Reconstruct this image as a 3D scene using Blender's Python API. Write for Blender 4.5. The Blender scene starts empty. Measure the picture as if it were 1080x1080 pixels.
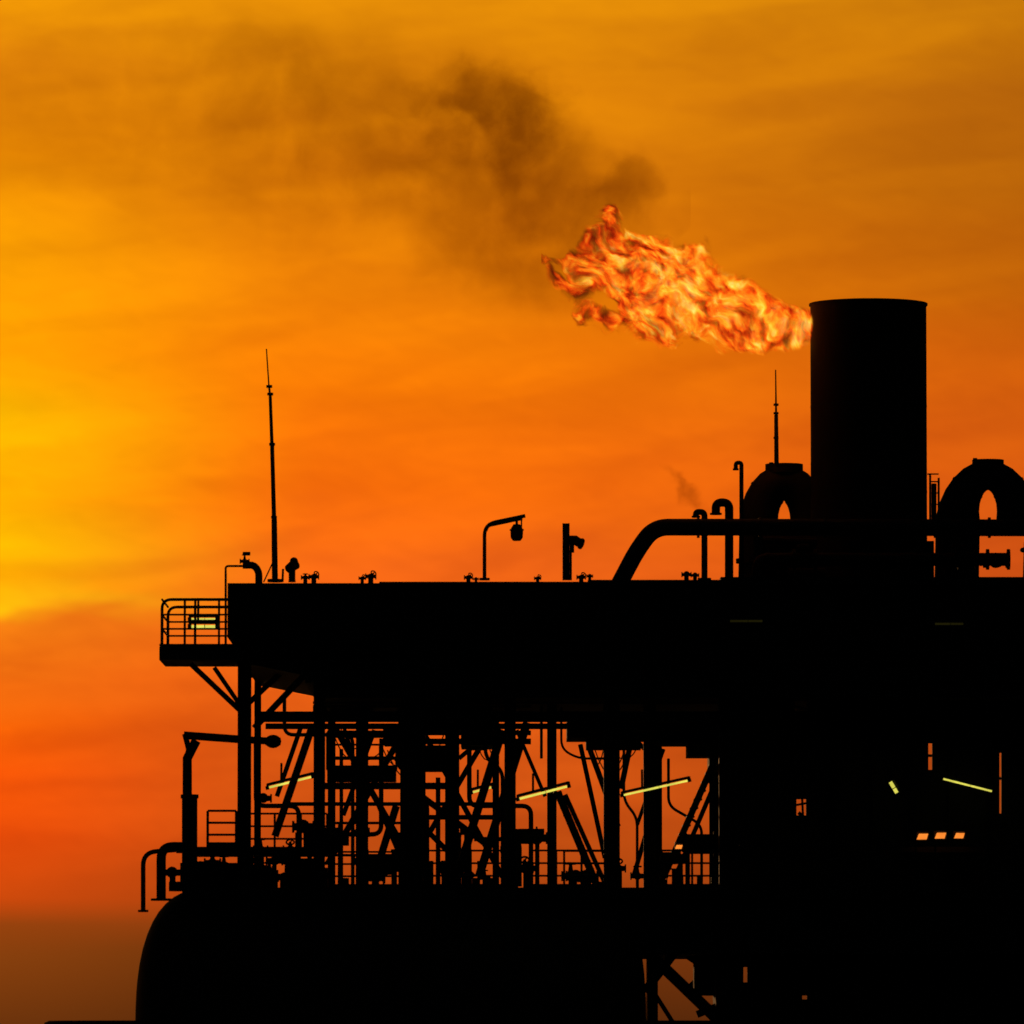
import bpy, math, random, bmesh
from mathutils import Vector, Matrix
random.seed(7)
S = bpy.context.scene
# ---------------- camera model ----------------
D0=200.0; F=8000.0; PITCH=math.atan(560/8000); CZ=22.0
ca,sa=math.cos(PITCH),math.sin(PITCH)
def W(px,py,y=0.0):
    u=(px-540)/F; v=(540-py)/F
    t=(D0+y)/(ca-v*sa)
    return Vector((u*t, y, CZ+(sa+v*ca)*t))
def PX(d=0.0): return (D0+d)/F
cd=bpy.data.cameras.new("camera"); cam=bpy.data.objects.new("camera",cd); S.collection.objects.link(cam)
cam.location=(0,-D0,CZ); cam.rotation_euler=(math.pi/2+PITCH,0,0)
cd.sensor_width=36; cd.lens=36*F/1080; cd.clip_start=1; cd.clip_end=80000
cd.dof.use_dof=True; cd.dof.focus_distance=228; cd.dof.aperture_fstop=1.3
S.camera=cam
S.view_settings.view_transform='Standard'; S.view_settings.look='None'
S.view_settings.exposure=0; S.view_settings.gamma=1

def lin(c):
    o=[]
    for v in c:
        v/=255.0
        o.append(v/12.92 if v<=0.04045 else ((v+0.055)/1.055)**2.4)
    return (*o,1.0)

# ---------------- node DSL ----------------
class N:
    def __init__(s,nt): s.nt=nt; s.nt.nodes.clear()
    def node(s,t,**k):
        n=s.nt.nodes.new(t)
        for a,b in k.items(): setattr(n,a,b)
        return n
    def put(s,sock,v):
        if isinstance(v,bpy.types.NodeSocket): s.nt.links.new(v,sock)
        else: sock.default_value=v
    def m(s,op,a,b=0.0,c=None,clamp=False):
        n=s.node('ShaderNodeMath',operation=op,use_clamp=clamp)
        s.put(n.inputs[0],a); s.put(n.inputs[1],b)
        if c is not None: s.put(n.inputs[2],c)
        return n.outputs[0]
    def sstep(s,v,a,b,lo=0.0,hi=1.0,kind='SMOOTHSTEP'):
        n=s.node('ShaderNodeMapRange',interpolation_type=kind)
        for i,x in enumerate((v,a,b,lo,hi)): s.put(n.inputs[i],x)
        return n.outputs[0]
    def comb(s,x,y,z):
        n=s.node('ShaderNodeCombineXYZ')
        for i,v in enumerate((x,y,z)): s.put(n.inputs[i],v)
        return n.outputs[0]
    def sep(s,v):
        n=s.node('ShaderNodeSeparateXYZ'); s.put(n.inputs[0],v); return n.outputs
    def noise(s,vec,scale=1.0,detail=4.0,rough=0.5,dist=0.0,col=False):
        n=s.node('ShaderNodeTexNoise')
        s.put(n.inputs['Vector'],vec); n.inputs['Scale'].default_value=scale
        n.inputs['Detail'].default_value=detail; n.inputs['Roughness'].default_value=rough
        n.inputs['Distortion'].default_value=dist
        return n.outputs['Color' if col else 'Fac']
    def ramp(s,f,stops,interp='LINEAR'):
        n=s.node('ShaderNodeValToRGB'); cr=n.color_ramp; cr.interpolation=interp
        stops=sorted(stops,key=lambda q:q[0])
        while len(cr.elements)<len(stops): cr.elements.new(0.5)
        for i,(p,c) in enumerate(stops):
            cr.elements[i].position=min(1,max(0,p))
        for i,(p,c) in enumerate(stops):
            cr.elements[i].color=c if hasattr(c,'__len__') else (c,c,c,1)
        s.put(n.inputs[0],f); return n.outputs[0]
    def mix(s,f,a,b,blend='MIX'):
        n=s.node('ShaderNodeMix',data_type='RGBA',blend_type=blend)
        s.put(n.inputs[0],f); s.put(n.inputs[6],a); s.put(n.inputs[7],b); return n.outputs[2]
    def vadd(s,a,b,op='ADD'):
        n=s.node('ShaderNodeVectorMath',operation=op); s.put(n.inputs[0],a); s.put(n.inputs[1],b); return n.outputs[0]

# ---------------- world: dusk sky ----------------
w=bpy.data.worlds.new("World"); S.world=w; w.use_nodes=True
n=N(w.node_tree)
tc=n.node('ShaderNodeTexCoord').outputs['Generated']
x,y,z=n.sep(tc)
def elz(py): return math.sin(math.atan((540-py)/F)+PITCH)
n2=n.noise(n.comb(n.m('MULTIPLY',x,12),n.m('MULTIPLY',y,12),n.m('MULTIPLY_ADD',z,60,n.m('MULTIPLY',x,6))),1,3,.5,.4)
n1=n.noise(n.comb(n.m('MULTIPLY',x,30),n.m('MULTIPLY',y,30),n.m('MULTIPLY_ADD',z,150,n.m('MULTIPLY',x,-14))),1,4,.5,.4)
n3=n.noise(n.comb(n.m('MULTIPLY',x,130),n.m('MULTIPLY',y,130),n.m('MULTIPLY_ADD',z,420,n.m('MULTIPLY',x,70))),1,6,.6,1.2)
e=n.m('MULTIPLY_ADD',n.m('SUBTRACT',n2,.5),.012,z)
e=n.m('MULTIPLY_ADD',n.m('SUBTRACT',n1,.5),.007,e)
# keep the low haze edge straight
e=n.mix(n.sstep(z,elz(960),elz(820)),n.comb(z,0,0),n.comb(e,0,0))
e=n.sep(e)[0]
EM=0.1425
t=n.m('DIVIDE',e,EM,clamp=True)
def col(tab): return n.ramp(t,[(elz(p)/EM,lin(c)) for p,c in tab],'LINEAR')
L=col([(1100,(100,48,12)),(1010,(136,64,14)),(975,(150,66,14)),(948,(208,74,12)),(880,(230,74,8)),(820,(243,84,6)),(760,(249,100,6)),(705,(238,106,14)),(662,(246,128,18)),(640,(255,188,10)),(618,(255,172,2)),(575,(255,190,0)),(530,(255,174,0)),(445,(255,186,0)),(380,(255,160,0)),(250,(255,160,0)),(150,(243,141,0)),(60,(243,140,6)),(0,(254,157,0))])
M=col([(1100,(80,38,10)),(1000,(112,52,12)),(955,(165,66,15)),(850,(204,80,18)),(700,(232,94,20)),(600,(241,101,22)),(520,(251,110,10)),(400,(250,122,4)),(300,(247,132,4)),(200,(243,135,4)),(0,(246,149,0))])
R=col([(1100,(70,34,10)),(955,(142,58,14)),(700,(186,74,16)),(600,(212,82,20)),(500,(224,92,16)),(400,(220,97,10)),(300,(208,102,5)),(200,(200,105,4)),(110,(208,113,4)),(50,(227,131,0)),(0,(236,141,0))])
c=n.mix(n.sstep(x,-.076,-.024),L,M)
c=n.mix(n.sstep(x,-.014,.075),c,R)
br=n.m('MULTIPLY_ADD',n.sstep(n1,.25,.75),.2,.93)
br2=n.m('MULTIPLY_ADD',n3,.16,.925)
br=n.m('MULTIPLY',br,br2)
fade=n.sstep(z,elz(1000),elz(850))
br=n.sep(n.mix(fade,(1,1,1,1),n.comb(br,br,br)))[0]
c=n.mix(1.0,c,n.comb(br,n.m('POWER',br,1.35),br),'MULTIPLY')
dot=n.m('ADD',n.m('ADD',n.m('MULTIPLY',x,-.1),n.m('MULTIPLY',y,.99)),n.m('MULTIPLY',z,-.25))
g=n.sstep(dot,.86,.985)
sky=n.node('ShaderNodeTexSky',sky_type='NISHITA'); sky.sun_disc=False
sky.sun_elevation=math.radians(2.2); sky.sun_rotation=math.radians(-5); sky.dust_density=5
b1=n.node('ShaderNodeBackground'); n.put(b1.inputs[0],sky.outputs[0]); b1.inputs[1].default_value=.006
b2=n.node('ShaderNodeBackground'); n.put(b2.inputs[0],c); b2.inputs[1].default_value=1.0
ms=n.node('ShaderNodeMixShader'); n.put(ms.inputs[0],g); n.put(ms.inputs[1],b1.outputs[0]); n.put(ms.inputs[2],b2.outputs[0])
wo=n.node('ShaderNodeOutputWorld'); n.put(wo.inputs[0],ms.outputs[0])
sl=bpy.data.lights.new("sun",'SUN'); sl.energy=.3; sl.angle=math.radians(.6); sl.color=(1,.5,.18)
so=bpy.data.objects.new("sun",sl); S.collection.objects.link(so)
sd=Vector((-.087,1,.038)); so.rotation_euler=sd.to_track_quat('Z','Y').to_euler(); so.location=(-20,80,40)

# ---------------- materials ----------------
def steel(name,c,rough=.7,metal=0.0):
    m=bpy.data.materials.new(name); m.use_nodes=True; k=N(m.node_tree)
    tc=k.node('ShaderNodeTexCoord').outputs['Object']
    a=k.noise(tc,1.3,4,.6); b=k.noise(k.vadd(tc,(1,1,.12),'MULTIPLY'),4,3,.6)
    f=k.m('MULTIPLY',k.sstep(a,.45,.7),k.sstep(b,.4,.7))
    colr=k.mix(f,(*c,1),(c[0]*1.3+.02,c[1]*.9+.006,c[2]*.7,1))
    p=k.node('ShaderNodeBsdfPrincipled'); k.put(p.inputs['Base Color'],colr)
    k.put(p.inputs['Roughness'],k.m('MULTIPLY_ADD',a,.25,rough-.1)); p.inputs['Metallic'].default_value=metal
    p.inputs['Specular IOR Level'].default_value=.25
    bp=k.node('ShaderNodeBump'); bp.inputs['Strength'].default_value=.2; bp.inputs['Distance'].default_value=.01
    k.put(bp.inputs['Height'],b); k.put(p.inputs['Normal'],bp.outputs[0])
    o=k.node('ShaderNodeOutputMaterial'); k.put(o.inputs[0],p.outputs[0]); return m
def lamp(name,c,s):
    m=bpy.data.materials.new(name); m.use_nodes=True; k=N(m.node_tree)
    tc=k.node('ShaderNodeTexCoord').outputs['Object']
    a=k.noise(tc,3,2,.5)
    e=k.node('ShaderNodeEmission'); e.inputs[0].default_value=c; k.put(e.inputs[1],k.m('MULTIPLY_ADD',a,s*.9,s*.55))
    o=k.node('ShaderNodeOutputMaterial'); k.put(o.inputs[0],e.outputs[0]); return m
PAINT=steel("painted_steel",(.035,.034,.033))
RUST=steel("rusty_steel",(.045,.028,.02),.8)
GALV=steel("galvanised_steel",(.05,.05,.052),.6,.2)
HULL=steel("hull_paint",(.05,.02,.016),.6)
TUBE=lamp("fluorescent_glow",lin((214,208,84)),1.15)
LOUVRE_GLOW=lamp("louvre_faint_glow",lin((52,48,14)),.3)  # added weak glow for the louvre stand-ins, not a real lamp
SOD=lamp("sodium_glow",lin((255,140,50)),1.1)

# ---------------- mesh accumulation ----------------
class P:
    def __init__(s): s.v=[]; s.f=[]
    def add(s,vs,fs):
        o=len(s.v); s.v+= [tuple(q) for q in vs]; s.f+=[tuple(i+o for i in f) for f in fs]; return s
    def box(s,a,b):
        x0,x1=sorted((a[0],b[0]));y0,y1=sorted((a[1],b[1]));z0,z1=sorted((a[2],b[2]))
        return s.add([(x0,y0,z0),(x1,y0,z0),(x1,y1,z0),(x0,y1,z0),(x0,y0,z1),(x1,y0,z1),(x1,y1,z1),(x0,y1,z1)],
          [(0,3,2,1),(4,5,6,7),(0,1,5,4),(1,2,6,5),(2,3,7,6),(3,0,4,7)])
    def pbox(s,x0,y0,x1,y1,d0,d1):   # front face in the d0 plane
        a=W(x0,y0,d0); b=W(x1,y1,d0); return s.box((a.x,d0,a.z),(b.x,d1,b.z))
    def tube(s,pts,r,n=10,cap=True):
        pts=[Vector(p) for p in pts]
        rs=r if hasattr(r,'__len__') else [r]*len(pts)
        t0=(pts[1]-pts[0]).normalized()
        up=Vector((0,0,1)) if abs(t0.z)<.9 else Vector((0,1,0))
        nx=t0.cross(up).normalized(); vs=[];fs=[]
        for i,p in enumerate(pts):
            if i==0: t=t0; k=1
            elif i==len(pts)-1: t=(pts[i]-pts[i-1]).normalized(); k=1
            else:
                a=(pts[i]-pts[i-1]).normalized(); b=(pts[i+1]-pts[i]).normalized(); t=(a+b)
                t=t.normalized() if t.length>1e-6 else a
            nx=(nx-t*nx.dot(t)); nx.normalize(); ny=t.cross(nx)
            for j in range(n):
                an=2*math.pi*j/n
                vs.append(p+(nx*math.cos(an)+ny*math.sin(an))*rs[i])
        for i in range(len(pts)-1):
            for j in range(n):
                a=i*n+j;b=i*n+(j+1)%n
                fs.append((a,b,b+n,a+n))
        if cap:
            fs.append(tuple(range(n))[::-1]); fs.append(tuple(range((len(pts)-1)*n,len(pts)*n)))
        return s.add(vs,fs)
    def beam(s,a,b,wd,h=None,kind='H'):   # I-section between two points
        a=Vector(a);b=Vector(b);h=h or wd; t=(b-a).normalized()
        side=t.cross(Vector((0,1,0)))
        if side.length<.1: side=t.cross(Vector((0,0,1)))
        side.normalize(); dp=t.cross(side).normalized()
        def bx(s0,s1,d0,d1):
            vs=[q+side*u+dp*v for q in (a,b) for u,v in ((s0,d0),(s1,d0),(s1,d1),(s0,d1))]
            s.add(vs,[(0,1,2,3),(7,6,5,4),(0,4,5,1),(1,5,6,2),(2,6,7,3),(3,7,4,0)])
        tk=wd*.16
        bx(-wd/2,-wd/2+tk,-h/2,h/2); bx(wd/2-tk,wd/2,-h/2,h/2); bx(-wd/2+tk,wd/2-tk,-tk/2,tk/2)
        return s
    def ball(s,c,r,sc=(1,1,1),n=12,m=8):
        c=Vector(c);vs=[];fs=[]
        for i in range(m+1):
            th=math.pi*i/m
            for j in range(n):
                ph=2*math.pi*j/n
                vs.append((c.x+r*sc[0]*math.sin(th)*math.cos(ph),c.y+r*sc[1]*math.sin(th)*math.sin(ph),c.z+r*sc[2]*math.cos(th)))
        for i in range(m):
            for j in range(n):
                a=i*n+j;b=i*n+(j+1)%n; fs.append((a,b,b+n,a+n))
        return s.add(vs,fs)
    def ring(s,c,axis,R,r,n=20,m=6):
        axis=Vector(axis).normalized(); u=axis.orthogonal().normalized(); v=axis.cross(u)
        c=Vector(c); vs=[];fs=[]
        for i in range(n):
            a=2*math.pi*i/n; d=u*math.cos(a)+v*math.sin(a)
            for j in range(m):
                b=2*math.pi*j/m; vs.append(c+d*(R+r*math.cos(b))+axis*r*math.sin(b))
        for i in range(n):
            for j in range(m):
                a=i*m+j;b=i*m+(j+1)%m;c2=((i+1)%n)*m+(j+1)%m;d2=((i+1)%n)*m+j; fs.append((a,b,c2,d2))
        return s.add(vs,fs)
    def valve(s,c,k,up=(0,0,1)):   # gate valve with hand wheel
        c=Vector(c);up=Vector(up)
        s.tube([c-Vector((k,0,0)),c-Vector((k*.8,0,0))],k*.55,10); s.tube([c+Vector((k*.8,0,0)),c+Vector((k,0,0))],k*.55,10)
        s.tube([c-Vector((k,0,0)),c+Vector((k,0,0))],k*.34,8); s.ball(c,k*.55)
        s.tube([c,c+up*k*1.3],[k*.36,k*.16],8); s.ring(c+up*k*1.3,up,k*.5,k*.12,14,5)
        o=up.orthogonal().normalized()*k*.5; s.tube([c+up*k*1.3-o,c+up*k*1.3+o],k*.09,5)
        return s
    def rail(s,a,b,h=1.1,r=.028,sp=1.3,mids=2,closeends=True):
        a=Vector(a);b=Vector(b); L=(b-a).length; k=max(1,round(L/sp)); up=Vector((0,0,h))
        for i in range(k+1):
            p=a.lerp(b,i/k); s.tube([p,p+up],r,6)
        for i in range(1,mids+2):
            q=up*(i/(mids+1)); s.tube([a+q,b+q],r,6)
        s.box(a+Vector((0,-.01,0)),b+Vector((0,.01,.12))) if abs(a.y-b.y)<.01 else s.box(a+Vector((-.01,0,0)),b+Vector((.01,0,.12)))
        return s
    def build(s,name,mat,parent=None,smooth=True):
        me=bpy.data.meshes.new(name); me.from_pydata(s.v,[],s.f); me.update()
        bm=bmesh.new(); bm.from_mesh(me); bmesh.ops.recalc_face_normals(bm,faces=bm.faces); bm.to_mesh(me); bm.free()
        o=bpy.data.objects.new(name,me); S.collection.objects.link(o); me.materials.append(mat)
        if smooth:
            for p in me.polygons: p.use_smooth=len(p.vertices)==4
            try: me.set_sharp_from_angle(angle=math.radians(38))
            except Exception: pass
        if parent: o.parent=parent
        return o
def E(name):
    o=bpy.data.objects.new(name,None); S.collection.objects.link(o); return o
def fil(pts,r,k=6):
    pts=[Vector(p) for p in pts]; out=[pts[0]]
    for i in range(1,len(pts)-1):
        p=pts[i]; a=(pts[i-1]-p); b=(pts[i+1]-p); d=min(r,a.length*.49,b.length*.49)
        A=p+a.normalized()*d; B=p+b.normalized()*d
        for j in range(k+1):
            t=j/k; out.append(A*(1-t)**2+p*2*t*(1-t)+B*t*t)
    out.append(pts[-1]); return out
def path(pp,d): return [W(a,b,d) for a,b in pp]

# ---------------- sea and hull ----------------
m=bpy.data.materials.new("sea_water"); m.use_nodes=True; k=N(m.node_tree)
tcs=k.node('ShaderNodeTexCoord').outputs['Object']
p=k.node('ShaderNodeBsdfPrincipled'); p.inputs['Base Color'].default_value=(.008,.016,.02,1); p.inputs['Roughness'].default_value=.12; p.inputs['IOR'].default_value=1.33
bp=k.node('ShaderNodeBump'); bp.inputs['Strength'].default_value=.8; bp.inputs['Distance'].default_value=.6
k.put(bp.inputs['Height'],k.noise(k.vadd(tcs,(.12,.3,1),'MULTIPLY'),1,8,.6,.3)); k.put(p.inputs['Normal'],bp.outputs[0])
o=k.node('ShaderNodeOutputMaterial'); k.put(o.inputs[0],p.outputs[0])
P().add([(-30000,-30000,0),(30000,-30000,0),(30000,30000,0),(-30000,30000,0)],[(0,1,2,3)]).build("sea",m)

hull=E("ship_hull")
sec=[]; h=P()
def outline(z,ins):
    x0=W(56,1000).x+ins; x1=90; y0=-4+ins*.25; y1=34-ins*.25; r=3.0; pts=[]
    for cx,cy,a0 in ((x0+r,y0+r,180),(x1-r,y0+r,270),(x1-r,y1-r,0),(x0+r,y1-r,90)):
        for j in range(7):
            a=math.radians(a0+j*15); pts.append((cx+r*math.cos(a),cy+r*math.sin(a),z))
    return pts
DZ=22.5
lv=[(-4,5),(4,3),(10,1.2),(16,.3),(DZ-.02,0)]
vs=[];fs=[]
for zz,ii in lv: vs+=outline(zz,ii)
K=28
for i in range(len(lv)-1):
    for j in range(K): fs.append((i*K+j,i*K+(j+1)%K,(i+1)*K+(j+1)%K,(i+1)*K+j))
fs.append(tuple(range((len(lv)-1)*K,len(lv)*K))); h.add(vs,fs); h.build("hull_shell",HULL,hull)
q=outline(DZ-.06,-.05); h=P(); h.tube([Vector(a) for a in q+[q[0]]],.14,8); h.tube([Vector(a) for a in outline(14,.5)+[outline(14,.5)[0]]],.18,8); h.build("fender_bar",PAINT,hull)

# ---------------- upper deck module ----------------
plat=E("oil_platform_module")
T=P()
BK=13.0
T.pbox(246,617,1400,690,0,BK)
T.pbox(256,690,1400,700,.15,BK-.1)
zt=W(0,700,0).z; zb=W(0,712,0).z; zb2=W(0,737,0).z
X=lambda px,d=0:(px-540)*PX(d)
T.add([(X(262),.2,zt),(X(262),BK-.3,zt),(X(322),.2,zb),(X(322),BK-.3,zb),(X(322),.2,zt),(X(322),BK-.3,zt)],[(0,1,3,2),(0,2,4),(1,5,3),(0,4,5,1),(2,3,5,4)])
T.pbox(322,700,1400,720,.2,BK-.3); T.pbox(338,720,1400,736,.3,BK-.6)
T.pbox(240,615,400,618,-.2,BK+.2); T.pbox(400,613.5,620,616.9,-.2,BK+.2); T.pbox(620,611.5,760,616.9,-.2,BK+.2); T.pbox(760,608.5,1400,616.9,-.2,BK+.2)
T.pbox(240,617.2,246,672,-.1,BK)
T.build("upper_deck",PAINT,plat,False)
T=P()
for px in range(262,1400,26):
    T.pbox(px,620,px+1.6,688,-.14,0)
for yy in (632,655,676): T.pbox(248,yy,1400,yy+1.6,-.08,-.002)
for px in range(345,1400,34): T.pbox(px,701,px+2,735,.05,.19)
T.build("deck_stiffeners",PAINT,plat,False)

# process deck slab
T=P()
T.pbox(192,936,1400,948,0,BK); T.pbox(205,948,1400,1000,.4,BK-.4); T.pbox(192,1000,1400,1006,.1,BK)
for px in range(210,1400,30): T.pbox(px,950,px+2,999,.2,.4)
for px in (214,330,450,570,664,770,900,1010,1120,1240,1360):
    for d in (1.5,BK-2):
        a=W(px,1006,d); T.beam((a.x,d,a.z),(a.x,d,DZ-.02),.5,.5)
T.build("process_deck",PAINT,plat,False)

# open bay steelwork
T=P()
def col_(px,y0,y1,wd,d): 
    a=W(px,y0,d); b=W(px,y1,d); T.beam((a.x,d,a.z),(a.x,d,b.z),wd*PX(d),wd*PX(d))
def seg(x0,y0,x1,y1,wd,d=0,d1=None,cyl=True,q=None):
    q=q or T; a=W(x0,y0,d); b=W(x1,y1,d if d1 is None else d1)
    if cyl: q.tube([a,b],wd*PX(d)/2,10)
    else: q.beam(a,b,wd*PX(d))
for px,y0,wd in ((258,698,14),(337,712,12),(435,730,23),(538,730,12),(645,730,17),(768,730,20)): col_(px,y0,940,wd,.5)
for px,y0,wd in ((382,730,13),(477,730,15),(582,730,10),(685,730,13)): col_(px,y0,940,wd,5)
for px,wd in ((272,7),(350,8),(444,10),(523,7),(694,8),(756,10)): col_(px,700,940,wd,11)
# horizontals
for y0,wd,d,x0,x1 in ((756,11,.5,270,800),(766,6,5,280,800),(748,5,10,330,800),(741,2.5,3,330,800),(745,2.5,.2,330,560),(773,5,8,345,560),(829,7,4,337,470),(818,14,.6,345,418),(800,3,6,345,430),(848,4,7,300,520),(862,5,9,430,540),(782,6,3,400,560)):
    a=W(x0,y0,d);b=W(x1,y0,d); T.beam(a,b,wd*PX(d))
# diagonals
for q in ((201,700,256,752,6,.3),(226,704,252,742,5,3),(321,712,268,768,7,.5),(302,704,262,742,6,3),(330,764,290,882,8,.6),(318,765,292,840,5,6),
 (352,765,432,905,7,5),(428,768,345,912,7,.8),(395,770,362,860,5,9),(362,765,378,815,4,8),(418,850,395,925,8,6),(400,850,432,925,6,2),
 (445,840,512,890,7,3),(442,868,500,925,6,7),(530,770,482,925,9,3),(556,762,505,925,9,5),(520,765,452,880,6,9),(448,775,530,925,6,10),(484,800,520,770,5,4),
 (545,770,575,840,4,8),(588,835,632,940,8,2),(596,838,640,936,5,3),(612,785,638,905,5,8),(622,790,652,872,6,5),(700,925,752,806,7,2),(712,925,760,812,5,3.2),
 (668,770,655,832,6,4),(690,850,668,925,5,7),(655,765,690,800,5,9),(700,790,672,870,4,8)):
    seg(*q)
T.build("truss_frame",PAINT,plat,True)

# piping & under-deck equipment in the open bay
T=P()
for x0,y0,x1,y1,d0,d1 in ((420,740,486,768,4,7),(486,745,520,786,2,5),(492,786,514,790,3,4),(598,757,700,778,3,6),(618,778,676,790,4,5),(665,757,780,770,1,4),(690,770,758,783,2,5),(725,783,755,797,3,5),(748,797,782,812,4,6),(404,765,448,783,6,9),(448,786,470,810,6,8),(348,745,392,752,7,9)):
    T.pbox(x0,y0,x1,y1,d0,d1)
T.build("cable_tray_boxes",PAINT,plat,False)
T=P()
rr=random.Random(3)
def pipe(pp,wd,d,r=.25): T.tube(fil(path(pp,d),r),wd*PX(d)/2,10)
pipe([(345,776),(420,776),(420,812),(470,812)],5,3)
pipe([(300,737),(300,775),(372,775),(372,935)],4,2)
pipe([(270,780),(270,850),(315,850),(315,935)],5,7)
pipe([(262,712),(262,840)],2.5,-.1)
pipe([(495,780),(495,850),(560,850),(560,935)],5,7)
pipe([(512,738),(512,800),(530,812),(530,935)],4,1)
pipe([(418,800),(450,845),(450,935)],6,8)
pipe([(402,785),(402,880),(330,880)],5,4)
pipe([(360,790),(360,935)],4,9); pipe([(424,765),(424,935)],4,9); pipe([(462,820),(462,935)],5,2)
pipe([(500,885),(548,885),(548,935)],5,3); pipe([(612,765),(612,752)],6,2)
pipe([(658,790),(658,845),(672,862),(672,935)],3,2); pipe([(705,800),(705,850),(740,870),(740,935)],3,9)
pipe([(571,740),(571,800)],3,5); pipe([(592,740),(592,790),(610,800),(640,800)],2.5,6)
pipe([(750,800),(750,935)],4,6); pipe([(350,902),(430,902)],3,9); pipe([(345,868),(430,868)],3,6)
for i in range(16):   # hanging cable loops
    x0=rr.uniform(340,760); x1=x0+rr.uniform(14,40); y0=rr.uniform(765,792); s_=rr.uniform(8,30); d=rr.uniform(1,9)
    T.tube([W(x0+(x1-x0)*j/8,y0+s_*(1-(2*j/8-1)**2),d) for j in range(9)],.018,5)
for i in range(52):   # small vertical lines, stubs, valves on the process deck
    x0=rr.choice([rr.uniform(262,545),rr.uniform(262,545),rr.uniform(545,775)]); d=rr.uniform(.6,10); hh=rr.choice([12,20,30,42,60]) if x0<545 else rr.choice([8,14,22])
    a=W(x0,938,d); T.tube([a,a+Vector((0,0,hh*PX(d)))],rr.choice([.04,.06,.1]),8)
    if rr.random()<.6: T.valve(a+Vector((0,0,hh*PX(d))),rr.uniform(.15,.28),rr.choice([(0,0,1),(0,-1,0),(0,-.7,.7)]))
for c,k in (((352,882),.32),((320,872),.3),((300,905),.3),((618,926),.34),((566,884),.3),((288,782),.2),((448,770),.2),((278,842),.22)):
    T.valve(W(c[0],c[1],1.2),k,(0,-1,0))
T.build("process_piping",GALV,plat)
T=P()   # pumps and skids
def pump(px,py,wd,d):
    a=W(px,py,d); k=wd*PX(d)/2
    T.tube([a-Vector((k,0,0)),a+Vector((k*.5,0,0))],k*.5,14); T.tube([a+Vector((k*.5,0,0)),a+Vector((k*.62,0,0))],k*.65,14)
    T.tube([a+Vector((k*.62,0,0)),a+Vector((k,0,0))],k*.35,12); T.tube([a-Vector((k,0,0)),a-Vector((k*1.08,0,0))],k*.42,12)
    T.box(a+Vector((-k,-k*.5,-k*.5)),a+Vector((k*.3,k*.5,-k*.42)))
    z0=W(px,937,d).z
    for sx in (-.8,.6):
        for sy in (-.4,.4): T.tube([(a.x+sx*k,d+sy*k,a.z-k*.4),(a.x+sx*k,d+sy*k,z0)],.06,6)
pump(345,884,46,2); pump(557,882,32,4); pump(322,915,40,3); pump(402,912,44,4); pump(480,915,30,2); pump(742,890,42,4); pump(710,905,26,2)
a=W(548,874,4);b=W(574,880,4.5); T.box(a,b)
T.build("pump_skids",RUST,plat)
T=P()
for x0,x1,y,d in ((345,418,812,.6),(440,545,937,1),(560,640,937,.3),(595,640,937,3),(698,762,937,.3),(262,345,898,1),(350,432,937,8)):
    a=W(x0,y,d); b=W(x1,y,d); T.rail(a,(b.x,d,a.z),1.0,.03,.8,2)
a=W(219,893,1);b=W(249,893,1);T.rail(a,(b.x,1,a.z),.95,.035,.72,2)
T.build("handrails",GALV,plat)
# stair with treads
T=P()
for (x0,y0,x1,y1) in ((752,806,700,925),(588,835,632,940)):
    a=W(x0,y0,2); b=W(x1,y1,2)
    for i in range(14):
        p=a.lerp(b,i/13); T.box(p+Vector((-.1,.03,-.02)),p+Vector((.12,.9,.01)))
T.build("stair_treads",GALV,plat,False)

# clad equipment house on the right, with real openings
def panel(x0,y0,x1,y1,d,holes,name,th=.12):
    xs=sorted({x0,x1,*[h[0] for h in holes],*[h[2] for h in holes]}); ys=sorted({y0,y1,*[h[1] for h in holes],*[h[3] for h in holes]})
    me=bpy.data.meshes.new(name); vs=[(W(a,b,d).x,d,W(540,b,d).z) for b in ys for a in xs]; fs=[]
    for j in range(len(ys)-1):
        for i in range(len(xs)-1):
            cx=(xs[i]+xs[i+1])/2; cy=(ys[j]+ys[j+1])/2
            if any(h[0]<cx<h[2] and h[1]<cy<h[3] for h in holes): continue
            q=j*len(xs)+i; fs.append((q,q+len(xs),q+len(xs)+1,q+1))
    me.from_pydata(vs,[],fs); o=bpy.data.objects.new(name,me); S.collection.objects.link(o); me.materials.append(PAINT)
    md=o.modifiers.new("s",'SOLIDIFY'); md.thickness=th; md.offset=0; o.parent=plat; return o
holes=[(838,741,851,750),(840,843,850,860),(979,784,983,812),(1054,794,1056,858)]
panel(780,737,1400,936,3,holes,"equipment_house_front_wall")
panel(776,1006,1400,1079,3,[(784,1020,788,1036),(846,1050,851,1054)],"lower_front_wall")
T=P()
seg(840,849,851,847,2.5,2.8); seg(846,842,847,862,2.5,2.8); seg(842,857,847,861,4,2.8); seg(979,797,983,797,3,2.8); seg(1054,820,1056,822,3,2.8)
seg(836,745,851,748,3,5)
T.pbox(770,737,782,936,3.2,BK-.8)
for px in range(800,1400,40): 
    if not any(h[0]-3<px<h[2]+2 for h in holes): T.pbox(px,738,px+2,935,2.75,2.93)
for px in (815,890,965,1040,1110):
    T.pbox(px,868,px+2,936,1,1.1)
a=W(780,936,.6); b=W(1400,936,.6); T.rail((a.x,.6,a.z),(b.x,.6,a.z),1.1,.03,1.3,2)
T.pbox(950,893,1040,899,1.4,2.6); T.pbox(960,899,964,936,1.6,1.8); T.pbox(1028,899,1032,936,1.6,1.8)
T.build("equipment_house_ribs",PAINT,plat,False)
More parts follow.
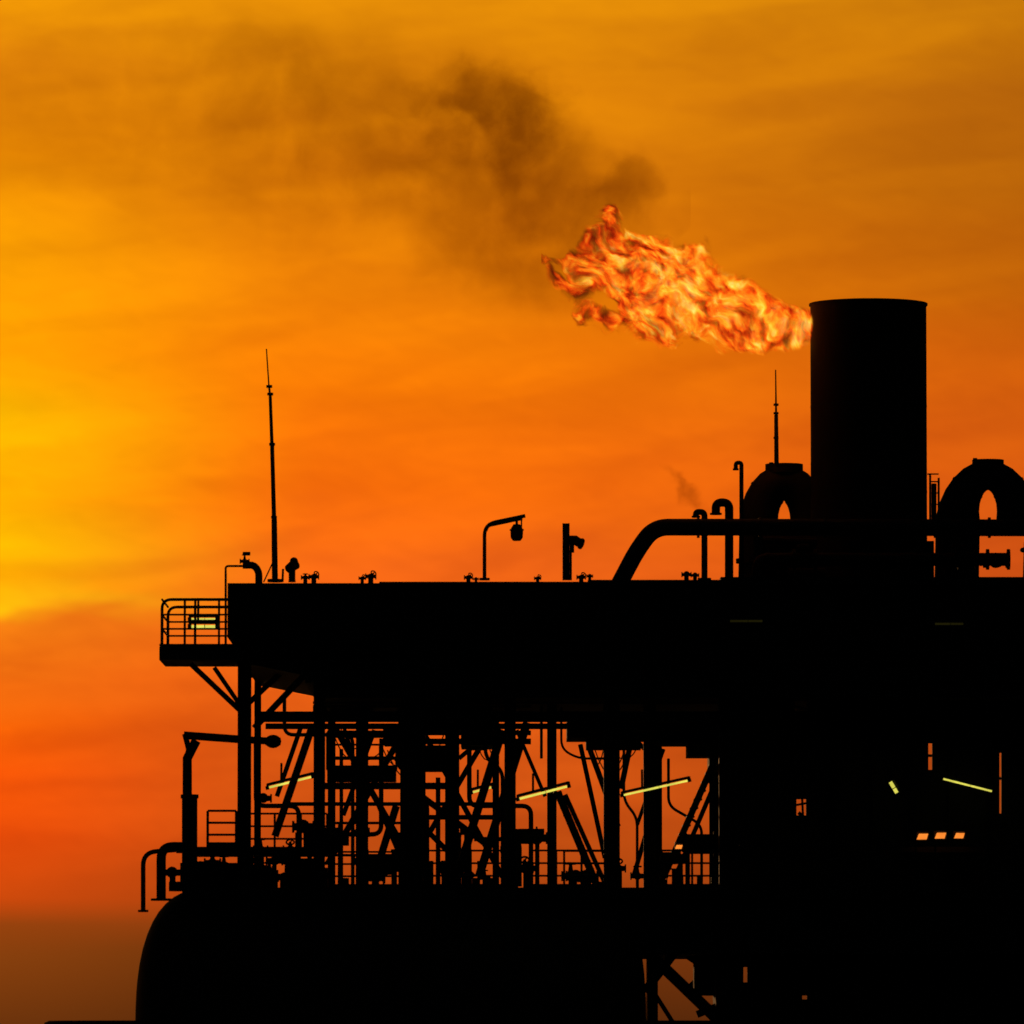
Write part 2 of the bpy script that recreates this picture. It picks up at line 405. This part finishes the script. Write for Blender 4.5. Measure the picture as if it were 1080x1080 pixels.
# bottom right bracing
T=P()
seg(683,1004,764,1082,13,1.5); seg(712,1004,680,1046,10,1.5); seg(688,1044,712,1082,5,5); seg(760,1010,722,1046,6,9) 
seg(726,1006,762,1030,12,5); seg(736,1034,765,1036,12,5); seg(735,1070,765,1058,8,3)
T.pbox(732,1006,768,1050,4,5); T.pbox(755,1006,782,1079,2,5); T.pbox(683,1006,694,1079,4,6)
T.build("lower_bracing",PAINT,plat)

# left access walkway
wk=E("walkway_platform")
T=P()
T.pbox(168,682,256,696,-.4,3.2); T.pbox(168,679,246,681,-.45,3.25)
T.build("grating_frame",PAINT,wk,False)
T=P()
for d in (-.35,3.1):
    z0=W(0,680,0).z; xl=X(171); xr=X(246)
    for f_,rr_ in ((47,.04),(31,.028),(16,.028)):
        zz=z0+f_*.025
        if f_==47: T.tube(fil([(xl,d,z0),(xl,d,zz),(xr,d,zz)],.25),.04,8)
        else: T.tube([(xl,d,zz),(xr,d,zz)],rr_,6)
    for px in ((195,206) if d<0 else (200,233)): T.tube([(X(px),d,z0),(X(px),d,z0+47*.025)],.032,6)
for px in (231,238): T.tube([(X(px),-.3,z0),(X(px),-.3,z0+75*.025 if px==238 else z0+47*.025)],.03,6)
for f_ in (47,31,16): T.tube([(X(171),-.35,z0+f_*.025),(X(171),3.1,z0+f_*.025)],.03,6)
T.build("guard_rail",GALV,wk)

def fluoro(x0,y0,x1,y1,d,wd=4,mat=TUBE):
    e_=E("fluorescent_lamp"); a=W(x0,y0,d); b=W(x1,y1,d); r=wd*PX(d)/2
    t=(b-a).normalized()
    P().tube([a+t*.03,b-t*.03],r*.8,10).build("glass_tube",mat,e_)
    q=P(); h0=a+Vector((0,.05,r*2.3)); h1=b+Vector((0,.05,r*2.3)); q.beam(h0,h1,r*2.0,r*2.2)
    for pnt in (a,b):
        q.tube([pnt-t*.05,pnt+t*.05],r*1.3,8); q.tube([pnt+Vector((0,.04,0)),pnt+Vector((0,.05,r*3))],.03,6)
    q.ring(a.lerp(b,.55),t,r*.95,r*.18,12,5)
    mid=a.lerp(b,.3); q.tube([mid+Vector((0,.08,r*2)),mid+Vector((0,.3,r*2+.5))],.03,6)
    q.build("housing",GALV,e_)
fluoro(200,661,229,661,-.1,4.5)
fluoro(200,653,229,653,2.9,3)
fluoro(282,831,330,819,2.5,3); fluoro(497,836,520,830,4,3); fluoro(546,843,600,829,-.2,3.2); fluoro(656,839,727,823,1,2.8)
fluoro(938,823,947,838,1.6,5); fluoro(993,821,1048,835,1.8,2.6)
fluoro(768,655,806,655,-.5,3,LOUVRE_GLOW); fluoro(984,658,1018,658,-.5,3,LOUVRE_GLOW)  # faint louvres: lamp shapes with an added weak glow stand in for them
for px,py,s_ in ((973,882,12),(992,881,12),(1012,881,11),(716,893,8)):
    e_=E("bulkhead_light"); a=W(px,py,1.2); k=s_*PX(1.2)/2
    q=P(); vs=[]
    q.add([(a.x-k,1.2,a.z-k*.55),(a.x+k*.7,1.2,a.z-k*.55),(a.x+k,1.2,a.z+k*.45),(a.x-k*.6,1.2,a.z+k*.45),(a.x-k,1.3,a.z-k*.55),(a.x+k*.7,1.3,a.z-k*.55),(a.x+k,1.3,a.z+k*.45),(a.x-k*.6,1.3,a.z+k*.45)],[(0,1,2,3),(7,6,5,4),(0,4,5,1),(1,5,6,2),(2,6,7,3),(3,7,4,0)])
    q.build("lens",SOD,e_)
    q=P(); q.box((a.x-k*1.1,1.3,a.z-k*.7),(a.x+k*1.1,1.6,a.z+k*.7)); q.tube([(a.x,1.45,a.z+k*.7),(a.x,1.45,a.z+k*2.5)],.04,6)
    q.box((a.x-k*1.1,1.05,a.z+k*.7),(a.x+k*1.1,1.6,a.z+k*.85)); q.build("hood",PAINT,e_,False)

# ---------------- flare stack ----------------
st=E("flare_stack"); SD=4.0
cx=W(916,400,SD).x; R=61.5*PX(SD); ztop=W(916,320.5,SD).z; zb=W(916,612,SD).z
T=P(); nn=64
prof=[(R,zb),(R,ztop-.05),(R+.035,ztop-.05),(R+.035,ztop),(R-.06,ztop),(R-.06,ztop-3)]
vs=[];fs=[]
for r_,z_ in prof:
    for j in range(nn):
        a=2*math.pi*j/nn; vs.append((cx+r_*math.cos(a),SD+r_*math.sin(a),z_))
for i in range(len(prof)-1):
    for j in range(nn): fs.append((i*nn+j,i*nn+(j+1)%nn,(i+1)*nn+(j+1)%nn,(i+1)*nn+j))
fs.append(tuple(range((len(prof)-1)*nn,len(prof)*nn)))
T.add(vs,fs); T.build("stack_shell",RUST,st)
T=P()
zc=W(916,572,SD).z; T.tube([(cx,SD,zb),(cx,SD,zc)],[R*.98+.02,R*.98+.02],48)
for py in (430,520): T.tube([(cx,SD,W(916,py,SD).z),(cx,SD,W(916,py,SD).z+.05)],R+.006,48)
for s_ in (-1,1):
    for q in range(3): T.box((cx+s_*(R-.25),SD-.1+q*.5-.5,zb),(cx+s_*(R+.15),SD-.05+q*.5-.5,zc))
T.build("stack_base",PAINT,st)

# ---------------- roof piping ----------------
def vent(pp,wd,d,r=.3,name="vent_pipe"):
    q=P(); q.tube(fil(path(pp,d),r,8),wd*PX(d)/2,14); a=W(*pp[0],d)
    q.tube([a,a+Vector((0,0,.06))],wd*PX(d)*1.1,14)
    b=W(*pp[-1],d); q.tube([b,b+Vector((0,0,.05))],wd*PX(d)*.7,12); return q.build(name,PAINT)
vent([(743,612),(743,540),(734,540),(734,546)],6.5,2,.12)
vent([(769,612),(769,530),(755,530),(755,543)],9,2.5,.22)
vent([(782,612),(782,488),(776,488),(776,496)],4.5,3,.1)
q=P(); q.tube(fil(path([(652,618),(672,580),(690,556),(760,556),(1200,557)],1.5),1.0,10),9*PX(1.5),20)
for px in (735,800,868,985,1042): a=W(px,556.5,1.5); q.tube([a,a+Vector((.07,0,0))],11*PX(1.5),20)
for px in (800,1000,1100): a=W(px,566,1.5); b=W(px,612,1.5); q.tube([a,(a.x,1.5,b.z)],.12,8)
q.build("gas_pipeline",PAINT)
q=P(); q.tube(fil(path([(800,612),(800,590),(845,590),(1064,590)],.8),.3,8),7*PX(.8),16)
for px in (836,858,1010,1028,1040,1062): a=W(px,590,.8); q.tube([a,a+Vector((.08,0,0))],11*PX(.8),16)
q.valve(W(1050,592,.8),.33,(0,-1,0)); q.valve(W(847,592,.8),.3,(0,-.3,1)); q.valve(W(1010,592,.8),.3,(0,-.3,1))
q.tube(path([(832,604),(870,604)],2),.12,8); q.tube(path([(800,570),(862,572)],2.4),.1,8)
q.build("manifold_pipe",RUST)
def ubend(cxp,cyp,majx,majy,legs,topr,d,yl,yr,name="exhaust_duct"):
    # large return bend: two straight legs joined by a mitred half-turn
    e_=E(name); q=P(); pts=[];rs=[]
    pts.append(W(cxp-majx-3,yl,d)); rs.append(legs*PX(d))
    M_=12
    for j in range(M_+1):
        a=math.pi-math.pi*j/M_; sn=math.sin(a)
        flare=3*(1-sn)
        pts.append(W(cxp+(majx+flare*.6)*math.cos(a),cyp-majy*sn,d)); rs.append((legs+(topr-legs)*sn)*PX(d))
    pts.append(W(cxp+majx+3,yr,d)); rs.append(legs*PX(d))
    q.tube(pts,rs,28); q.build("bend",PAINT,e_)
    q=P()
    for j in (4,10):
        p_=pts[j]; t=(pts[j+1]-pts[j-1]).normalized(); q.tube([p_-t*.03,p_+t*.03],rs[j]*1.025,28)
    a=W(cxp-majx-3,yl-20,d); q.tube([a,a+Vector((0,0,.12))],legs*PX(d)*1.12,24)
    a=W(cxp,cyp-majy-topr+2,d); q.tube([a-Vector((0,0,.2)),a+Vector((0,0,.05))],topr*PX(d)*1.05,16); q.tube([a+Vector((-.35,0,-.02)),a+Vector((-.35,0,.1))],.06,8)
    q.build("flanges",PAINT,e_)
ubend(827,548,25,39.5,20.5,19,6,614,614); ubend(1042,547,30,46,23.5,16,6,614,556)
q=P(); q.tube(path([(800,575),(865,575)],5.2),.45,16); q.tube(path([(815,570),(865,600)],5.6),.4,12); q.tube(path([(800,598),(865,598)],5.2),.35,12); q.build("duct_manifold",RUST)
q=E("exhaust_duct")
T=P(); T.tube(path([(1102,614),(1102,580),(1114,565)],4),.6,16); T.ring(W(1102,580,4),(0,0,1),.62,.06); T.build("duct",PAINT,q)
q=P(); 
for px,y0 in ((981,500),(990,504)): q.tube(path([(px,y0),(px,560)],3),.03,6)
for yy in (508,520,532,544): q.tube(path([(981,yy),(990,yy)],3),.02,5)
q.tube(path([(985,510),(985,548)],3.2),.07,8)
q.tube(path([(978,500),(990,500)],3),.02,5); q.build("access_ladder",GALV)

# ---------------- masts & lamps on the roof ----------------
def mast(pts,d,name):
    q=P(); pp=[W(a,b,d) for a,b,_ in pts]; q.tube(pp,[w_*PX(d)/2 for _,_,w_ in pts],10); return q
q=mast([(290,614,6.5),(289.2,548,6),(289,547,4.8),(287,470,4.4),(286.8,469,3.8),(285,418,3.4),(284.9,417,2.4),(283.8,408,2.2),(283.6,407,1.6),(281,368,1.3)],1,"")
for px,py in ((289,547),(287,470),(285,417),(284,409)): a=W(px,py,1); q.tube([a,a+Vector((0,0,.07))],.08,10)
a=W(290,614,1); q.tube([a,a+Vector((0,0,.08))],.2,12); q.tube([a+Vector((-.3,0,0)),W(289.3,590,1)],.02,5)
q.tube(path([(298,614),(298.5,600)],1.2),.03,6)
q.build("lightning_mast",PAINT)
q=mast([(819,492,5),(818.6,438,4.2),(818.5,437,2.4),(818.3,412,1.6),(818,390,1.3)],5,"")
for py in (437,428,463): a=W(818.5,py,5); q.tube([a,a+Vector((0,0,.06))],.07,10)
q.build("lightning_mast",PAINT)
# pole lamp
lp=E("floodlight_pole"); q=P()
q.tube(fil(path([(511,612),(511,553),(554,544)],1),.3),.05,8); q.tube(fil(path([(513,560),(515,555),(548,548)],1),.1),.028,6)
q.tube(path([(545,546),(545,553)],1),.035,6); q.tube(path([(538,549),(551,547)],1),.05,6); q.tube(path([(550,548),(550,558)],1),.02,6)
a=W(511,612,1); q.tube([a,a+Vector((0,0,.06))],.14,10); q.build("pole",GALV,lp)
q=P(); a=W(545,553,1); q.tube([a,a-Vector((0,0,.1)),a-Vector((0,0,.2)),a-Vector((0,0,.36)),a-Vector((0,0,.44))],[.09,.15,.17,.16,.1],14)
q.ring(a-Vector((0,0,.15)),(0,0,1),.17,.025); q.build("lamp_head",PAINT,lp)
lp=E("camera_post"); q=P(); a=W(597,612,1); b=W(597,552,1); q.beam(a,(a.x,1,b.z),.19,.19); q.tube(path([(597,572),(606,572)],1),.04,6)
q.tube(path([(602,566),(602,612)],1),.03,6); q.build("post",GALV,lp)
q=P(); a=W(604,571,1); q.tube([a+Vector((-.08,0,.06)),a+Vector((.06,-.05,.03)),a+Vector((.2,-.1,-.06))],[.1,.13,.12],12); q.tube([a+Vector((.2,-.1,-.06)),a+Vector((.25,-.12,-.08))],.15,12); q.tube([a,a-Vector((0,0,.3))],.04,6); q.build("camera_housing",PAINT,lp)
# searchlight
lp=E("searchlight"); q=P(); a=W(308,614,1); q.tube([a,a+Vector((0,0,.3))],[.1,.06],8)
q.build("pedestal",PAINT,lp); q=P(); c_=W(308,598,1); q.tube([c_+Vector((-.1,.1,-.05)),c_+Vector((.09,-.1,.07))],[.12,.15],14); q.ball(W(310,592,1),.11); q.tube([c_-Vector((0,0,.3)),c_],.09,8); q.build("lamp_drum",PAINT,lp)
# gooseneck and level gauge at the left corner
q=P(); q.tube(fil(path([(238,632),(238,597),(256,597)],.2),.08),.03,6); q.tube(fil(path([(256,596),(268,596),(273,603),(273,616)],.4),.15),4*PX(),10)
q.valve(W(258,592,.4),.13); q.tube(path([(256,584),(264,584)],.4),.05,8); q.build("sample_pipe",GALV)
# small roof valves and fittings
for i,(px,k) in enumerate(((322,.16),(331,.19),(382,.13),(391,.2),(494,.16),(502,.1),(567,.13),(613,.17),(622,.12),(724,.18),(733,.15),(657,.1))):
    q=P(); a=W(px,613.5 if px<620 else 611,rr.uniform(.5,3)); q.tube([a-Vector((0,0,.1)),a+Vector((0,0,k*.9))],k*.35,8); q.valve(a+Vector((0,0,k*.7)),k*.75,rr.choice([(0,0,.6),(0,-1,0),(.4,-.6,.4)]))
    q.build("gate_valve",PAINT)

# ---------------- left lower: davit, vents, vessel ----------------
dv=E("davit_crane"); q=P()
q.tube(path([(200,940),(200,838)],.6),8.2*PX(),16); q.tube(path([(200,842),(200,838)],.6),9.5*PX(),16)
q.build("pedestal",PAINT,dv); q=P()
q.tube(path([(197.5,838),(197.5,800),(207,781)],.6),5*PX(),12); q.tube(path([(194,775.5),(256,780)],.6),4.2*PX(),12)
q.tube(path([(195,774),(199,790),(197.5,802)],.6),3*PX(),12); q.tube(path([(256,780),(290,782)],.6),4*PX(),10); q.ball(W(288,782,.6),.2,(1.1,.7,.9)); q.build("jib",PAINT,dv)
vent([(151,962),(151,899),(190,896)],5,-.5,.35,"overflow_pipe"); vent([(170,950),(170,893),(196,893)],10,0,.5,"overflow_pipe")
pv=E("pressure_vessel"); q=P()
vr=143*PX(-1); zc_=W(540,1078,-1).z; yc=vr-1.2
cxl=W(212,1000,-1).x; xe=W(684,1000,-1).x; hd=cxl-W(137,1000,-1).x
prof=[]
for j in range(13):
    a=math.pi/2*j/12; prof.append((cxl-hd*math.cos(a)**.8 if j<12 else cxl,vr*max(.001,math.sin(a)**.8)))
for j in range(1,8): prof.append((cxl+(xe-.8-cxl)*j/7,vr))
for j in range(1,9):
    a=math.pi/2*j/8; prof.append((xe-.8+.8*math.sin(a),vr*max(.001,math.cos(a))))
vs=[];fs=[];nn=48
for x_,r_ in prof:
    for j in range(nn):
        a=2*math.pi*j/nn; vs.append((x_,yc+r_*math.cos(a),zc_+r_*math.sin(a)))
for i in range(len(prof)-1):
    for j in range(nn): fs.append((i*nn+j,i*nn+(j+1)%nn,(i+1)*nn+(j+1)%nn,(i+1)*nn+j))
q.add(vs,fs); q.build("shell",RUST,pv); q=P()
for px in (212,330,460,590): 
    a=W(px,1000,-1); q.tube([(a.x,yc,zc_),(a.x+.08,yc,zc_)],vr+.02,48)
q.tube(path([(190,940),(190,930)],1),.3,12); q.build("weld_bands",PAINT,pv)
T=P()
for px in (182,212,224,236,250,268,284,300,322,340):
    a=W(px,938,.8); hh=rr.uniform(.3,.75); T.tube([a,a+Vector((0,0,hh))],.08,8); T.valve(a+Vector((0,0,hh)),rr.uniform(.16,.26),rr.choice([(0,0,1),(0,-1,0)]))
T.tube(fil(path([(192,912),(240,912),(240,925),(345,925)],.9),.1),.09,8); T.pbox(190,910,262,938,1,3); T.tube(path([(186,898),(345,898)],1.6),.05,8); T.pbox(192,893,350,901,1,4); T.pbox(300,915,345,938,2,4)
T.build("valve_manifold",RUST)
# ---------------- flame volume ----------------
def flmat():
    m=bpy.data.materials.new("flame_gas"); m.use_nodes=True; k=N(m.node_tree)
    tcg=k.node('ShaderNodeTexCoord').outputs['Object']
    x,y,z=k.sep(tcg)      # metres; x negative = downwind, origin at stack lip
    wn=k.noise(tcg,.8,3,.5,0,True); wn=k.vadd(k.vadd(wn,(.5,.5,.5),'SUBTRACT'),(1.3,.9,1.4),'MULTIPLY')
    q=k.vadd(tcg,wn); qx,qy,qz=k.sep(q)
    s=k.m('DIVIDE',x,-6.75)
    sc=k.m('MAXIMUM',s,0)
    def zc(v): return v/4+.5
    tab=[(0,-.03),(.1,-.02),(.21,.14),(.44,.8),(.63,1.02),(.78,1.32),(.9,1.45),(1,1.55)]
    c=k.m('MULTIPLY',k.m('SUBTRACT',k.ramp(sc,[(a,zc(b)) for a,b in tab],'LINEAR'),.5),4)
    rad=k.m('MULTIPLY',k.ramp(sc,[(0,.52/2),(.1,.62/2),(.21,.8/2),(.44,1.25/2),(.63,1.3/2),(.78,1.2/2),(.9,.9/2),(.98,.4/2),(1,.15/2)],'LINEAR'),2)
    wa=k.sstep(s,0,.25)
    dz=k.m('SUBTRACT',k.sep(k.mix(wa,k.comb(z,0,0),k.comb(qz,0,0)))[0],c)
    dy=k.m('MULTIPLY',qy,1.15)
    d=k.m('DIVIDE',k.m('SQRT',k.m('ADD',k.m('MULTIPLY',dz,dz),k.m('MULTIPLY',dy,dy))),rad)
    nb=k.noise(k.comb(k.m('MULTIPLY',qx,1.3),k.m('MULTIPLY',qy,1.6),k.m('MULTIPLY_ADD',qz,1.9,k.m('MULTIPLY',qx,.6))),1,5,.62,.4)
    mm=k.m('SUBTRACT',1.0,d)
    # upper curling tongue and lower trailing strand
    def capsule(ax,az,bx,bz,r):
        ABx=bx-ax; ABz=bz-az; L2=ABx*ABx+ABz*ABz
        ux=k.m('SUBTRACT',qx,ax); uz=k.m('SUBTRACT',qz,az)
        h=k.m('DIVIDE',k.m('ADD',k.m('MULTIPLY',ux,ABx),k.m('MULTIPLY',uz,ABz)),L2,clamp=True)
        ex=k.m('SUBTRACT',ux,k.m('MULTIPLY',h,ABx)); ez=k.m('SUBTRACT',uz,k.m('MULTIPLY',h,ABz))
        dd=k.m('SQRT',k.m('ADD',k.m('ADD',k.m('MULTIPLY',ex,ex),k.m('MULTIPLY',ez,ez)),k.m('MULTIPLY',qy,qy)))
        return k.m('MULTIPLY',k.m('SUBTRACT',r,dd),1.6)
    hx=k.m('SUBTRACT',qx,-5.75); hz=k.m('SUBTRACT',qz,.75)
    hole=k.m('SUBTRACT',.66,k.m('SQRT',k.m('ADD',k.m('MULTIPLY',hx,hx),k.m('MULTIPLY',hz,hz))))
    mm=k.m('SUBTRACT',mm,k.m('MULTIPLY',k.m('MAXIMUM',hole,0),2.6))
    mm=k.m('MAXIMUM',mm,capsule(-5.1,2.0,-5.5,2.85,.30))
    mm=k.m('MAXIMUM',mm,capsule(-6.7,1.4,-6.1,.4,.30))
    mm=k.m('MAXIMUM',mm,capsule(-6.1,.4,-4.4,.0,.30))
    mm=k.m('ADD',mm,k.m('MULTIPLY',k.m('SUBTRACT',nb,.52),k.m('MULTIPLY_ADD',sc,1.7,.9)))
    den=k.sstep(mm,-.05,.4)
    nf=k.noise(k.comb(k.m('MULTIPLY',qx,2.0),k.m('MULTIPLY',qy,2.4),k.m('MULTIPLY_ADD',qz,2.4,k.m('MULTIPLY',qx,1.2))),1.2,6,.6,.15)
    bias=k.ramp(sc,[(0,.58),(.12,.5),(.3,.58),(.5,.62),(.68,.5),(.85,.38),(1,.24)])
    heat=k.m('ADD',k.m('MULTIPLY_ADD',k.m('SUBTRACT',nf,.5),3.3,bias),k.m('MULTIPLY',k.m('SUBTRACT',mm,.45),.55))
    cl=k.ramp(heat,[(0,(.05,.003,.001,1)),(.2,(.22,.008,.001,1)),(.34,(.7,.03,.002,1)),(.48,(1.0,.11,.004,1)),(.62,(1,.27,.008,1)),(.78,(1,.5,.02,1)),(.95,(1,.78,.1,1)),(1,(1,.85,.2,1))])
    DEN=7.0
    em=k.node('ShaderNodeEmission'); k.put(em.inputs[0],cl); k.put(em.inputs[1],k.m('MULTIPLY',den,DEN*1.3))
    ab=k.node('ShaderNodeVolumeAbsorption'); ab.inputs[0].default_value=(0,0,0,1); k.put(ab.inputs[1],k.m('MULTIPLY',den,DEN))
    ad=k.node('ShaderNodeAddShader'); k.put(ad.inputs[0],em.outputs[0]); k.put(ad.inputs[1],ab.outputs[0])
    o=k.node('ShaderNodeOutputMaterial'); k.put(o.inputs['Volume'],ad.outputs[0])
    m.cycles.volume_step_rate=.15; return m
def domain(name,secs,mat,loc):
    q=P(); vs=[];fs=[];nn=12
    for x_,z_,ry,rz in secs:
        for j in range(nn):
            a=2*math.pi*j/nn; vs.append((x_,ry*math.cos(a),z_+rz*math.sin(a)))
    for i in range(len(secs)-1):
        for j in range(nn): fs.append((i*nn+j,i*nn+(j+1)%nn,(i+1)*nn+(j+1)%nn,(i+1)*nn+j))
    fs.append(tuple(range(nn))[::-1]); fs.append(tuple(range((len(secs)-1)*nn,len(secs)*nn)))
    q.add(vs,fs); o=q.build(name,mat,None,False); o.location=loc; return o
lip=W(856,343,SD)
domain("flare_flame",[(.3,0,.6,.6),(-.3,0,.8,.8),(-1.5,.2,1.2,1.3),(-3,.8,1.5,1.8),(-5,1.2,1.6,2.2),(-6.4,1.4,1.4,2.1),(-7.3,1.5,.8,1.3)],flmat(),lip)

# ---------------- smoke volume ----------------
def smmat():
    m=bpy.data.materials.new("soot_smoke"); m.use_nodes=True; k=N(m.node_tree)
    tcg=k.node('ShaderNodeTexCoord').outputs['Object']
    wn=k.noise(tcg,.3,2,.5,0,True); wn=k.vadd(k.vadd(wn,(.5,.5,.5),'SUBTRACT'),(4.5,2.5,4.0),'MULTIPLY')
    wn2=k.noise(tcg,1.1,3,.55,0,True); wn=k.vadd(wn,k.vadd(k.vadd(wn2,(.5,.5,.5),'SUBTRACT'),(1.5,1.2,1.5),'MULTIPLY'))
    q=k.vadd(tcg,wn); x,y,z=k.sep(q); x0,y0,z0=k.sep(tcg)
    Ls=26.0
    s=k.m('DIVIDE',x0,-Ls,clamp=True)   # metres downwind of the flame tail
    def pos(px): return (705-px)*.0256/Ls
    def zz(py): return (210-py)*.0256
    tab=[(700,220),(650,225),(600,225),(550,205),(500,188),(400,155),(300,130),(200,115),(0,95),(-300,80)]
    c=k.m('MULTIPLY',k.m('SUBTRACT',k.ramp(s,[(pos(a),zz(b)/10+.5) for a,b in tab],'LINEAR'),.5),10)
    rt=[(700,25),(650,65),(600,115),(550,150),(500,155),(400,140),(300,130),(200,120),(0,115),(-300,120)]
    rad=k.m('MULTIPLY',k.ramp(s,[(pos(a),b*.0256/5) for a,b in rt],'LINEAR'),5)
    dz=k.m('SUBTRACT',z,c); dy=k.m('MULTIPLY',y,1.2)
    d=k.m('DIVIDE',k.m('SQRT',k.m('ADD',k.m('MULTIPLY',dz,dz),k.m('MULTIPLY',dy,dy))),rad)
    body=k.sstep(d,1.12,.35)
    nb=k.noise(q,.62,5,.62,.2)
    body=k.m('MULTIPLY',body,k.sstep(nb,.34,.66,.16,1))
    fall=k.ramp(s,[(pos(700),.5),(pos(640),.8),(pos(560),.66),(pos(500),.56),(pos(400),.5),(pos(300),.42),(pos(200),.26),(pos(60),.18),(pos(-300),.05)])
    den=k.m('MULTIPLY',k.m('MULTIPLY',body,fall),.52)
    wx,wy,wz=k.sep(wn)
    def blob(px,py,rx,rz_,amp,den):
        bx=k.m('DIVIDE',k.m('SUBTRACT',k.m('MULTIPLY_ADD',wx,.9,x0),(px-705)*.0256),rx*.0256); bz=k.m('DIVIDE',k.m('SUBTRACT',k.m('MULTIPLY_ADD',wz,.9,z0),zz(py)),rz_*.0256); by=k.m('DIVIDE',y0,rx*.0256)
        r=k.m('SQRT',k.m('ADD',k.m('ADD',k.m('MULTIPLY',bx,bx),k.m('MULTIPLY',bz,bz)),k.m('MULTIPLY',by,by)))
        b=k.m('MULTIPLY',k.sstep(k.m('ADD',r,k.m('MULTIPLY',k.m('SUBTRACT',nb,.5),-3.2)),1.25,.3),amp)
        return k.m('ADD',den,b)
    den=blob(515,106,66,42,.5,den); den=blob(658,208,46,30,.25,den); den=blob(545,155,38,26,.2,den)
    ab=k.node('ShaderNodeVolumeAbsorption'); ab.inputs[0].default_value=(.28,.12,.0,1); k.put(ab.inputs[1],den)
    o=k.node('ShaderNodeOutputMaterial'); k.put(o.inputs['Volume'],ab.outputs[0])
    m.cycles.volume_step_rate=.3; return m
r_=.0256
sm=[(.6,0,.6,.8),(-1.5,-.3,2.2,2.6)]
for px,py,rz in ((600,205,165),(500,175,200),(400,150,195),(300,130,185),(100,110,170),(-300,85,170)): sm.append(((px-705)*r_,(210-py)*r_,3.3,rz*r_))
domain("smoke_plume",sm,smmat(),W(705,210,SD+.3))
def wispmat():
    m=bpy.data.materials.new("vent_smoke"); m.use_nodes=True; k=N(m.node_tree)
    tcg=k.node('ShaderNodeTexCoord').outputs['Object']
    wn=k.noise(tcg,1.6,3,.5,0,True); q=k.vadd(tcg,k.vadd(k.vadd(wn,(.5,.5,.5),'SUBTRACT'),(1.0,.5,.8),'MULTIPLY')); x,y,z=k.sep(q)
    dz=k.m('SUBTRACT',z,k.m('MULTIPLY',x,-.9))
    r=k.m('SQRT',k.m('ADD',k.m('ADD',k.m('MULTIPLY',dz,k.m('MULTIPLY',dz,9)),k.m('MULTIPLY',y,k.m('MULTIPLY',y,7))),k.m('MULTIPLY',x,k.m('MULTIPLY',x,2.2))))
    den=k.m('MULTIPLY',k.sstep(r,1.15,.1),k.sstep(k.noise(q,2.5,4,.6),.3,.6,.3,2.0))
    ab=k.node('ShaderNodeVolumeAbsorption'); ab.inputs[0].default_value=(.3,.2,.1,1); k.put(ab.inputs[1],den)
    o=k.node('ShaderNodeOutputMaterial'); k.put(o.inputs['Volume'],ab.outputs[0]); m.cycles.volume_step_rate=.5; return m
domain("smoke_plume",[(.9,-.8,.3,.35),(.5,-.45,.6,.7),(-.4,.3,.7,.8),(-.9,.8,.3,.4)],wispmat(),W(722,515,2.2))
print("verts",sum(len(o.data.vertices) for o in bpy.data.objects if o.type=='MESH'))
